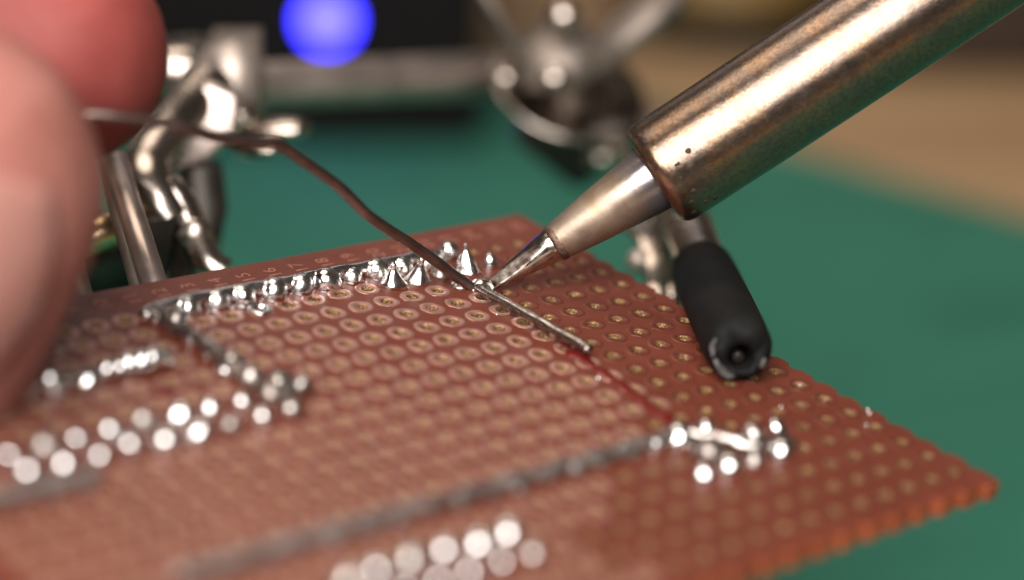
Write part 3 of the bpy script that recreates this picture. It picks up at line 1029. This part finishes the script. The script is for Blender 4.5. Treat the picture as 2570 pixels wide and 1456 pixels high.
def build_hand():
    I0 = PX(128, 136, 165.5)
    T0 = PX(-195, 488, 149.0)
    root_loc = T0 + Vector((-75, 30, -20))
    ch = []
    # index
    idip = I0 + Vector((-17, 1.5, 3.5)); ipip = idip + Vector((-21, 5, 2)); imcp = ipip + Vector((-32, 12, -22))
    ch += capsule_chain([I0 + Vector((.3, 0, 0)), I0 + Vector((-8, .5, 1.8)), idip, ipip, imcp], [8.6, 8.8, 8.6, 9.3, 11.5])
    # thumb
    tip2 = T0 + Vector((-5, -1, -9)); tip_ip = T0 + Vector((-12, -1.5, -20)); tmcp = tip_ip + Vector((-30, 14, -8)); tcmc = tmcp + Vector((-30, 24, -6))
    ch += capsule_chain([T0 + Vector((.4, 0, .3)), tip2, tip_ip, tmcp, tcmc], [11.9, 12.7, 12.4, 12.5, 16])
    # other fingers, curled beside the index
    for n, (dy, dz, c) in enumerate(((19, -1, 1.0), (37, -5, .92), (53, -11, .78))):
        m = imcp + Vector((-4 - n * 4, dy, dz))
        p = m + Vector((30, 4, 20)) * c
        d = p + Vector((14, -2, -19)) * c
        t = d + Vector((-6, -3, -16)) * c
        ch += capsule_chain([t, d, p, m], [6.8 * c + .6, 7.4 * c + .6, 8.6 * c + .6, 11 * c])
    # palm and wrist
    w0 = tcmc + Vector((-26, 18, -2))
    for n, dy in enumerate((0, 19, 37, 53)):
        m = imcp + Vector((-4 * n, dy, -(0, 1, 5, 11)[n]))
        ch += capsule_chain([m, w0 + Vector((0, dy * .45, 0))], [12 - n, 17])
    ch += capsule_chain([tmcp, tcmc, w0], [12.5, 17, 19])
    ch += capsule_chain([imcp + Vector((-2, 4, -8)), tcmc], [11, 15])
    fa = w0 + Vector((-20, 12, 0)); fb = fa + Vector((-170, -30, 10))
    ch += capsule_chain([w0 + Vector((0, 12, 0)), fa, fb], [21, 24, 36])
    V, F = join(*ch)
    me = mesh_of('person', [v - root_loc for v in V], F)
    tmp = bpy.data.objects.new('tmp', me)
    COL.objects.link(tmp)
    rm = tmp.modifiers.new('r', 'REMESH'); rm.mode = 'VOXEL'; rm.voxel_size = 1.1 * MM
    sm = tmp.modifiers.new('s', 'SMOOTH'); sm.factor = .5; sm.iterations = 12
    bpy.context.view_layer.update()
    out = bpy.data.meshes.new_from_object(tmp.evaluated_get(bpy.context.evaluated_depsgraph_get()))
    bpy.data.objects.remove(tmp)
    out.name = 'person'
    out.materials.clear()
    out.polygons.foreach_set('use_smooth', [True] * len(out.polygons))
    # flush of pressed fingertips, plus the index's shade and transmitted light as dark red
    at = out.attributes.new('flush_shade', 'FLOAT', 'POINT')
    i0, t0 = I0 - root_loc, T0 - root_loc
    vals = []
    for v in out.vertices:
        p = v.co / MM
        a = max(0, 1 - max(0, (p - i0).length - 8) / 22)
        b = max(0, 1 - max(0, (p - t0).length - 11) / 18) * .40
        vals.append(max(a, b))
    at.data.foreach_set('value', vals)
    o = link('person', out, M['skin'])
    o.location = root_loc * MM
    tag(o, 'hand with thumb and forefinger pinching the solder wire at the left', 'hand')
    # thumb nail: a curved plate on the side turned to the viewer
    d = (T0 - tip_ip).normalized()
    vdir = (CAM - T0).normalized()
    up = (vdir - d * vdir.dot(d)).normalized()
    up = (Matrix.Rotation(R(22), 3, d) @ up).normalized()
    side = d.cross(up)
    V, F = [], []
    nu, nv = 14, 14
    c0 = T0 + d * -1.0
    for a in range(nu + 1):
        for b in range(nv + 1):
            u = a / nu * 2 - 1
            v = b / nv * 2 - 1
            wdt = 6.6 * math.sqrt(max(0, 1 - .55 * abs(v) ** 3)) 
            an = u * wdt / 12.4
            ln = v * 8.0
            q = ln + 1.0
            rr = math.sqrt(max(4, 12.45 ** 2 - (.72 * max(0, q) ** 2))) - .3 * abs(u) ** 4
            V.append(c0 + d * ln + up * (rr * math.cos(an)) + side * (rr * math.sin(an)))
    for a in range(nu):
        for b in range(nv):
            k = a * (nv + 1) + b
            F.append((k, k + 1, k + nv + 2, k + nv + 1))
    n = link('thumb_nail', mesh_of('thumb_nail', [p - root_loc for p in V], F), M['nail'], o)
    so = n.modifiers.new('s', 'SOLIDIFY'); so.thickness = .7 * MM; so.offset = 0
    n['label'] = 'pale pink thumb nail'


build_hand()


# ------------------------------------------------------------------ helping-hand stand
def jaw(P0, axis, up, length, w0, w1, h0, h1, n=18, arc=100, teeth=True, bend=0.0):
    """tapered U-channel jaw; open side away from up"""
    a, s, u = Vector(axis).normalized(), None, None
    u = (Vector(up) - a * Vector(up).dot(a)).normalized()
    s = a.cross(u)
    V, F = [], []
    m = 12
    for k in range(n + 1):
        t = k / n
        w = (w0 + (w1 - w0) * t) / 2
        h = h0 + (h1 - h0) * t
        c = Vector(P0) + a * (length * t) + u * (bend * t * t)
        for q in range(m + 1):
            an = R(-arc + 2 * arc * q / m)
            z = math.cos(an)
            zz = h * z if z > 0 else h * .35 * z
            if teeth and (q in (0, m)) and t < .45 and k % 2: zz -= .7
            V.append(c + s * (w * math.sin(an)) + u * zz)
    for k in range(n):
        for q in range(m):
            b = k * (m + 1) + q
            F.append((b, b + 1, b + m + 2, b + m + 1))
    return V, F


def stand_part(root, name, vf, mat, solid=0.0, parent=None, label=None):
    o = link(name, mesh_of(name, *rel(vf, root)), mat, parent or root)
    if solid:
        so = o.modifiers.new('s', 'SOLIDIFY'); so.thickness = solid * MM; so.offset = 0
    if label: o['label'] = label
    return o


def ball(c, r, flat=1.0, axis=(0, 0, 1)):
    return lathe([(max(r * math.sin(t * math.pi / 14), 1e-3), -flat * r * math.cos(t * math.pi / 14)) for t in range(15)], 24, c, axis)


def rod(a, b, r, r2=None):
    a, b = Vector(a), Vector(b)
    L = (b - a).length
    r2 = r if r2 is None else r2
    c = min(.4, r * .2)
    return lathe([(r - c, 0), (r, c), (r2, L - c), (r2 - c, L)], 24, a, b - a)


def build_stand():
    base = PX(60, 900, 290); base.z = 0
    root = empty('helping_hand_stand', base)
    tag(root, 'nickel helping hand stand with crossbar and clips gripping the board', 'helping hand')
    # crossbar
    A, Bq = PX(560, 222, 214), PX(1235, 190, 232)
    bar = stand_part(root, 'crossbar', rod(PX(150, 240, 205), Bq + (Bq - A) * .12, 2.35), M['bar'])
    # ---- right joint: dished clamp plates, screws, wing nut
    J = PX(1400, 250, 232)
    ax = (PX(1300, 120, 226) - PX(1480, 400, 238)).normalized()
    up = Vector((0.15, 0, 1)).normalized()
    tilt = (PX(1395, 120, 226) - PX(1430, 330, 230)).normalized()
    tl2 = (tilt + Vector((.42, -.35, 0))).normalized()
    dish = lathe([(0, 0), (3.5, .1), (6.6, .7), (7.7, 1.6), (8.0, 2.4), (7.4, 2.3), (5.8, 1.2), (3.2, .8), (0, .7)], 36, PX(1415, 262, 230), tl2)
    stand_part(root, 'clamp_plate', dish, M['chrome'])
    stand_part(root, 'clamp_plate', lathe([(0, 0), (4.6, 0), (5.2, .8), (4.9, 2.6), (3.6, 4.4), (0, 5)], 36, PX(1410, 190, 230), tilt), M['dull'])
    stand_part(root, 'screw_head', ball(PX(1392, 196, 222), 1.5, .8), M['chrome'])
    stand_part(root, 'screw_head', ball(PX(1270, 195, 226), 1.3, .8), M['chrome'])
    stand_part(root, 'clamp_screw', rod(PX(1440, 330, 231), PX(1410, 40, 227), 1.6), M['dull'])
    stand_part(root, 'screw_head', ball(PX(1415, 45, 224), 1.7), M['chrome'])
    # wing nut: two ears
    def ear(p, q, w, t=1.1):
        P = catmull([p, (Vector(p) + Vector(q)) / 2 + Vector((0, -1, .4)), q], 8)
        n = len(P)
        return tube(P, [w * (.55 + .55 * math.sin(math.pi * min(1, .15 + .75 * k / (n - 1)))) for k in range(n)], 16, True, 0, 0, .45)
    stand_part(root, 'wing', ear(PX(1320, 170, 227), PX(1185, -60, 223), 1.3), M['dull'])
    stand_part(root, 'wing', ear(PX(1490, 150, 229), PX(1700, -20, 228), 4.0), M['dull'])
    # socket body below the dish, its leg down to the base
    stand_part(root, 'socket', rod(PX(1370, 280, 237), PX(1490, 430, 240), 4.6, 3.0), M['dark'])
    stand_part(root, 'socket_nut', lathe([(2.4, 0), (3.0, .4), (3.1, 2.4), (2.2, 3.0)], 6, PX(1535, 360, 233), (0.5, -.7, .3)), M['chrome'])
    stand_part(root, 'screw_head', ball(PX(1510, 390, 231), 2.0, .7), M['chrome'])
    pa = PX(165, 240, 205.5)
    stand_part(root, 'post', tube(catmull([pa, (pa + base) / 2 + Vector((-4, 3, 4)), base + Vector((0, 0, 6))], 8), 2.2, 18), M['nickel_dark'])
    stand_part(root, 'base', lathe([(0, 0), (27, 0), (28, 1.2), (27, 5), (23, 8), (6, 9.5), (4, 11), (0, 11)], 48, base + Vector((0, 0, .05))), M['nickel_dark'])

    # ---- right clip: black sleeved jaw lying on the board
    E = BW(*BP(1860, 886, 2.66))                 # free end of the sleeve
    S = PX(1762, 676, 189.5)                   # where the jaw enters the sleeve
    d = (S - E).normalized()
    clip = stand_part(root, 'clip_jaw', jaw(E + d * 2.2, d, BZ, 48, 2.6, 4.6, 1.6, 2.6, bend=1.5), M['chrome'], .6)
    L = (S - E).length
    sl = lathe([(.75, 2.8), (.85, 1.0), (.95, .45), (1.15, .16), (1.5, .06), (1.9, .2), (2.25, .55), (2.48, 1.0), (2.58, 1.6), (2.62, 2.6), (2.64, 4), (2.66, 9), (2.68, L - 4), (2.68, L - 1.0), (2.62, L - .35), (2.45, L - .05), (2.0, L), (1.6, L - .4), (1.5, L - 3)], 48, E, d, wob=.035, seed=3, freq=1.1)
    for k_, v_ in enumerate(sl[0][:48 * 9]):     # the cut end is torn and uneven
        sl[0][k_] = v_ + d * (.34 * noise.noise(v_ * .9) + .16 * noise.noise(v_ * 2.6))
    _, cs0, cu0 = frame_from(d)
    for r_ in range(6):
        for m_ in range(48):
            sl[0][r_ * 48 + m_] += (cu0 * -.75 + cs0 * .1) * (1 - .16 * r_)
    sleeve = stand_part(root, 'sleeve', sl, M['rubber'], 0, clip, 'black rubber sleeve over the clip jaw')
    cu, cs, cuu = frame_from(d)
    # scuffed rim at the free end
    sc = []
    for an0, an1, r0, wd in ((3.4, 4.5, 1.98, .30), (2.6, 3.3, 2.2, .18), (5.6, 6.0, 1.95, .26)):
        pts = []
        for k in range(9):
            an = an0 + (an1 - an0) * k / 8
            rr = r0 + .18 * noise.noise(Vector((an * 3, 1, 0)))
            pts.append(E + d * (.12 + .5 * (rr - 1.9) ** 2) + (cs * math.cos(an) + cuu * math.sin(an)) * rr)
        sc.append(tube(pts, [wd * (.4 + .6 * math.sin(math.pi * (k + .5) / 9)) for k in range(9)], 8, True, .5, an0))
    for v in sc:
        stand_part(root, 'worn_rim', v, M['scuff'], 0, clip)
    stand_part(root, 'jaw_tip', rod(E + d * 1.3 - cu0 * .9, E + d * 3.0 - cu0 * .6, .5), M['dark'], 0, clip)
    # lower jaw, bowed spring strip and its screw
    low = [PX(1560, 545, 205), PX(1625, 590, 201), PX(1652, 660, 198), PX(1662, 730, 196.5), PX(1672, 800, 194)]
    P = catmull(low, 6)
    V, F = tube(P, 1.5, 14, True, 0, 0, .35)
    stand_part(root, 'lower_jaw', (V, F), M['chrome'])
    P = catmull([PX(1618, 540, 205), PX(1645, 600, 202), PX(1672, 680, 199), PX(1690, 760, 196)], 6)
    stand_part(root, 'lower_jaw', tube(P, .9, 12), M['chrome'])
    stand_part(root, 'pivot_screw', lathe([(0, 0), (1.0, .1), (1.15, .6), (1.0, 1.1), (.4, 1.4), (0, 1.4)], 20, PX(1606, 655, 199), (-.3, -1, .3)), M['nickel_dark'])
    # clip rear: barrel into the socket
    R0 = E + d * 48
    stand_part(root, 'clip_barrel', rod(R0 - d * 6, R0 + d * 8, 2.4), M['nickel_dark'])
    stand_part(root, 'arm', tube(catmull([R0 + d * 7, PX(1650, 330, 238), PX(1570, 280, 238), PX(1480, 270, 234)], 6), 1.8, 16), M['nickel_dark'])

    # ---- left joint and clip
    jl = PX(500, 170, 208)
    stand_part(root, 'clamp_block', box((-6.0, -3.5, -2.6), (2.9, 3.5, 2.2), (jl, Vector((1, 0.1, .03)).normalized(), Vector((-.1, 1, 0)).normalized(), Vector((0, 0, 1)))), M['chrome'])
    stand_part(root, 'clamp_block', box((-1.0, -4.2, -6.0), (3.4, 3.2, 2.9), (jl + Vector((2.2, 0, 0)), Vector((1, 0, 0)), Vector((0, 1, 0)), Vector((0, 0, 1)))), M['nickel_dark'])
    stand_part(root, 'screw_head', ball(PX(600, 290, 204), 1.7, .8), M['chrome'])
    P = catmull([PX(600, 330, 207), PX(680, 330, 205), PX(765, 322, 204)], 6)
    stand_part(root, 'wing', tube(P, [1.3 + .7 * math.sin(math.pi * k / (len(P) - 1)) for k in range(len(P))], 16, True, 0, 0, .6), M['chrome'])
    P = catmull([PX(600, 370, 206), PX(660, 375, 204), PX(700, 372, 203)], 6)
    stand_part(root, 'wing', tube(P, [1.0 + .6 * math.sin(math.pi * k / (len(P) - 1)) for k in range(len(P))], 16, True, 0, 0, .6), M['chrome'])
    # curved body of the clip: polished shoulder from the block down to the jaws
    P = catmull([PX(520, 205, 203), PX(470, 262, 200), PX(415, 335, 196), PX(372, 400, 193), PX(370, 445, 191), PX(392, 500, 190), PX(430, 555, 190)], 8)
    n = len(P)
    stand_part(root, 'clip_handle', tube(P, [2.6 - .9 * k / n for k in range(n)], 20, True, 0, 0, .8), M['chrome'])
    out = [(520, 195), (606, 235), (598, 335), (530, 405), (440, 450), (352, 452), (335, 405), (400, 300)]
    n = len(out)
    V = [PX(x, y, 199) for x, y in out] + [PX(x, y, 203) for x, y in out]
    F = [tuple(range(n)), tuple(range(2 * n - 1, n - 1, -1))] + [(k, (k + 1) % n, n + (k + 1) % n, n + k) for k in range(n)]
    bevel_mod(stand_part(root, 'clip_body', (V, F), M['bar']), .8, 3)
    P = catmull([PX(410, 470, 191), PX(450, 510, 191), PX(485, 590, 191), PX(520, 660, 190), PX(560, 690, 190)], 8)
    stand_part(root, 'clip_spring', tube(P, 1.5, 16), M['chrome'])
    P = catmull([PX(500, 420, 199), PX(510, 520, 198), PX(500, 620, 197), PX(470, 720, 196)], 8)
    stand_part(root, 'clip_cheek', tube(P, 1.7, 16, True, 0, 0, .5), M['dark'])
    out = [(372, 452), (470, 440), (556, 395), (572, 520), (545, 655), (500, 745), (420, 740), (400, 560)]
    n = len(out)
    V = [PX(x, y, 199.5) for x, y in out] + [PX(x, y, 205) for x, y in out]
    F = [tuple(range(n)), tuple(range(2 * n - 1, n - 1, -1))] + [(k, (k + 1) % n, n + (k + 1) % n, n + k) for k in range(n)]
    bevel_mod(stand_part(root, 'clip_cheek', (V, F), M['dark']), .8, 3)
    stand_part(root, 'clip_rivet', ball(PX(482, 590, 190.5), 1.7, .7, (0, -1, .3)), M['chrome'])
    # legs of the jaw reaching the back edge of the board
    for a, b, w in ((PX(285, 395, 186), PX(402, 760, 173.5), 1.05), (PX(262, 400, 188), PX(365, 770, 175), .8), (PX(165, 600, 181), PX(215, 780, 172), .9)):
        V, F = rod(a, b, w)
        stand_part(root, 'clip_jaw', (V, F), M['dull'] if w < 1 else M['bar'])
    V, F = box((-4.6, -2, -3.4), (4.6, 2, 3.4), (PX(285, 640, 190), Vector((1, .1, 0)).normalized(), Vector((-.1, 1, 0)).normalized(), Vector((.25, 0, 1)).normalized()))
    stand_part(root, 'clip_body', (V, F), M['dark'])
    V, F = rod(PX(195, 600, 186), PX(320, 570, 188), 1.6)
    stand_part(root, 'clip_pin', (V, F), M['brass'])


M['bar'] = simple('satin_rod', (0.47, 0.385, 0.345), 0.36, 0.85, 0.15, 260)
M['dull'] = simple('dull_nickel', (0.20, 0.165, 0.14), 0.5, 0.7, 0.3, 260)
M['dark'] = simple('blackened_steel', (0.05, 0.042, 0.036), 0.4, 0.6, 0.3, 300)
M['brass'] = simple('brass_pin', (0.62, 0.47, 0.27), 0.3, 1.0, 0.2, 300)
build_stand()


# ------------------------------------------------------------------ things behind
def build_background():
    # black device with a blue indicator
    y0 = 190.0
    dl = 366
    xl, xr = PX(250, 0, dl).x, PX(1215, 0, dl).x
    root = empty('black_device', ((xl + xr) / 2, y0, 0))
    tag(root, 'black electronic device with a lit blue indicator behind the stand', 'device')
    V, F = box((xl, y0, .1), (xr, y0 + 110, 75))
    bevel_mod(link('housing', mesh_of('housing', *rel((V, F), root), smooth=False), M['black'], root), 2.5, 3)
    V, F = box((PX(1010, 0, dl).x, y0 - .8, 34), (PX(1130, 0, dl).x, y0 - .01, 66))
    bevel_mod(link('panel', mesh_of('panel', *rel((V, F), root), smooth=False), M['grey'], root), .3)
    c = PX(822, 50, (y0 - CAM.y) / (CP + SP * (728.2 - 50) / FPX))
    led = link('indicator', mesh_of('indicator', *rel(lathe([(3.7, -.2), (3.7, .8), (3.2, 1.6), (2.0, 2.3), (0, 2.6)], 32, c, (0, -1, 0)), root)), M['led'], root)
    led['label'] = 'lit blue indicator lamp'
    # golden round tub
    g = PX(1850, 150, 432)
    cx, cy = g.x, g.y + 22
    rt = empty('golden_tub', (cx, cy, -3))
    tag(rt, 'round gold coloured tub standing behind the iron barrel', 'tub')
    link('wall', mesh_of('wall', *rel(lathe([(0, 0), (19.5, 0), (20.5, .8), (21, 3), (21, 30), (20, 30), (20, 4), (0, 4)], 56, (cx, cy, -2.95)), rt)), M['gold'], rt)
    link('shade_band', mesh_of('shade_band', *rel(lathe([(0, -.04), (21.6, -.03), (21.9, .6), (21.9, 7.5), (21.2, 8), (0, 8.1)], 56, (cx, cy, -2.95)), rt)), M['black'], rt)  # shadow beneath the tub, built as a black band
    link('lid', mesh_of('lid', *rel(lathe([(21.05, 24), (21.9, 24.2), (22, 31), (21.2, 32), (0, 32.2)], 56, (cx, cy, -2.95)), rt)), M['gold'], rt)
    # plain dark brown block further right
    q = PX(2440, 185, 420)
    V, F = box((q.x - 26, q.y, -2.95), (q.x + 90, q.y + 70, 24))
    o = link('brown_block', mesh_of('brown_block', V, F, False), M['brown'])
    bevel_mod(o, 3, 3)
    tag(o, 'dark brown block at the far right of the table', 'case')


build_background()
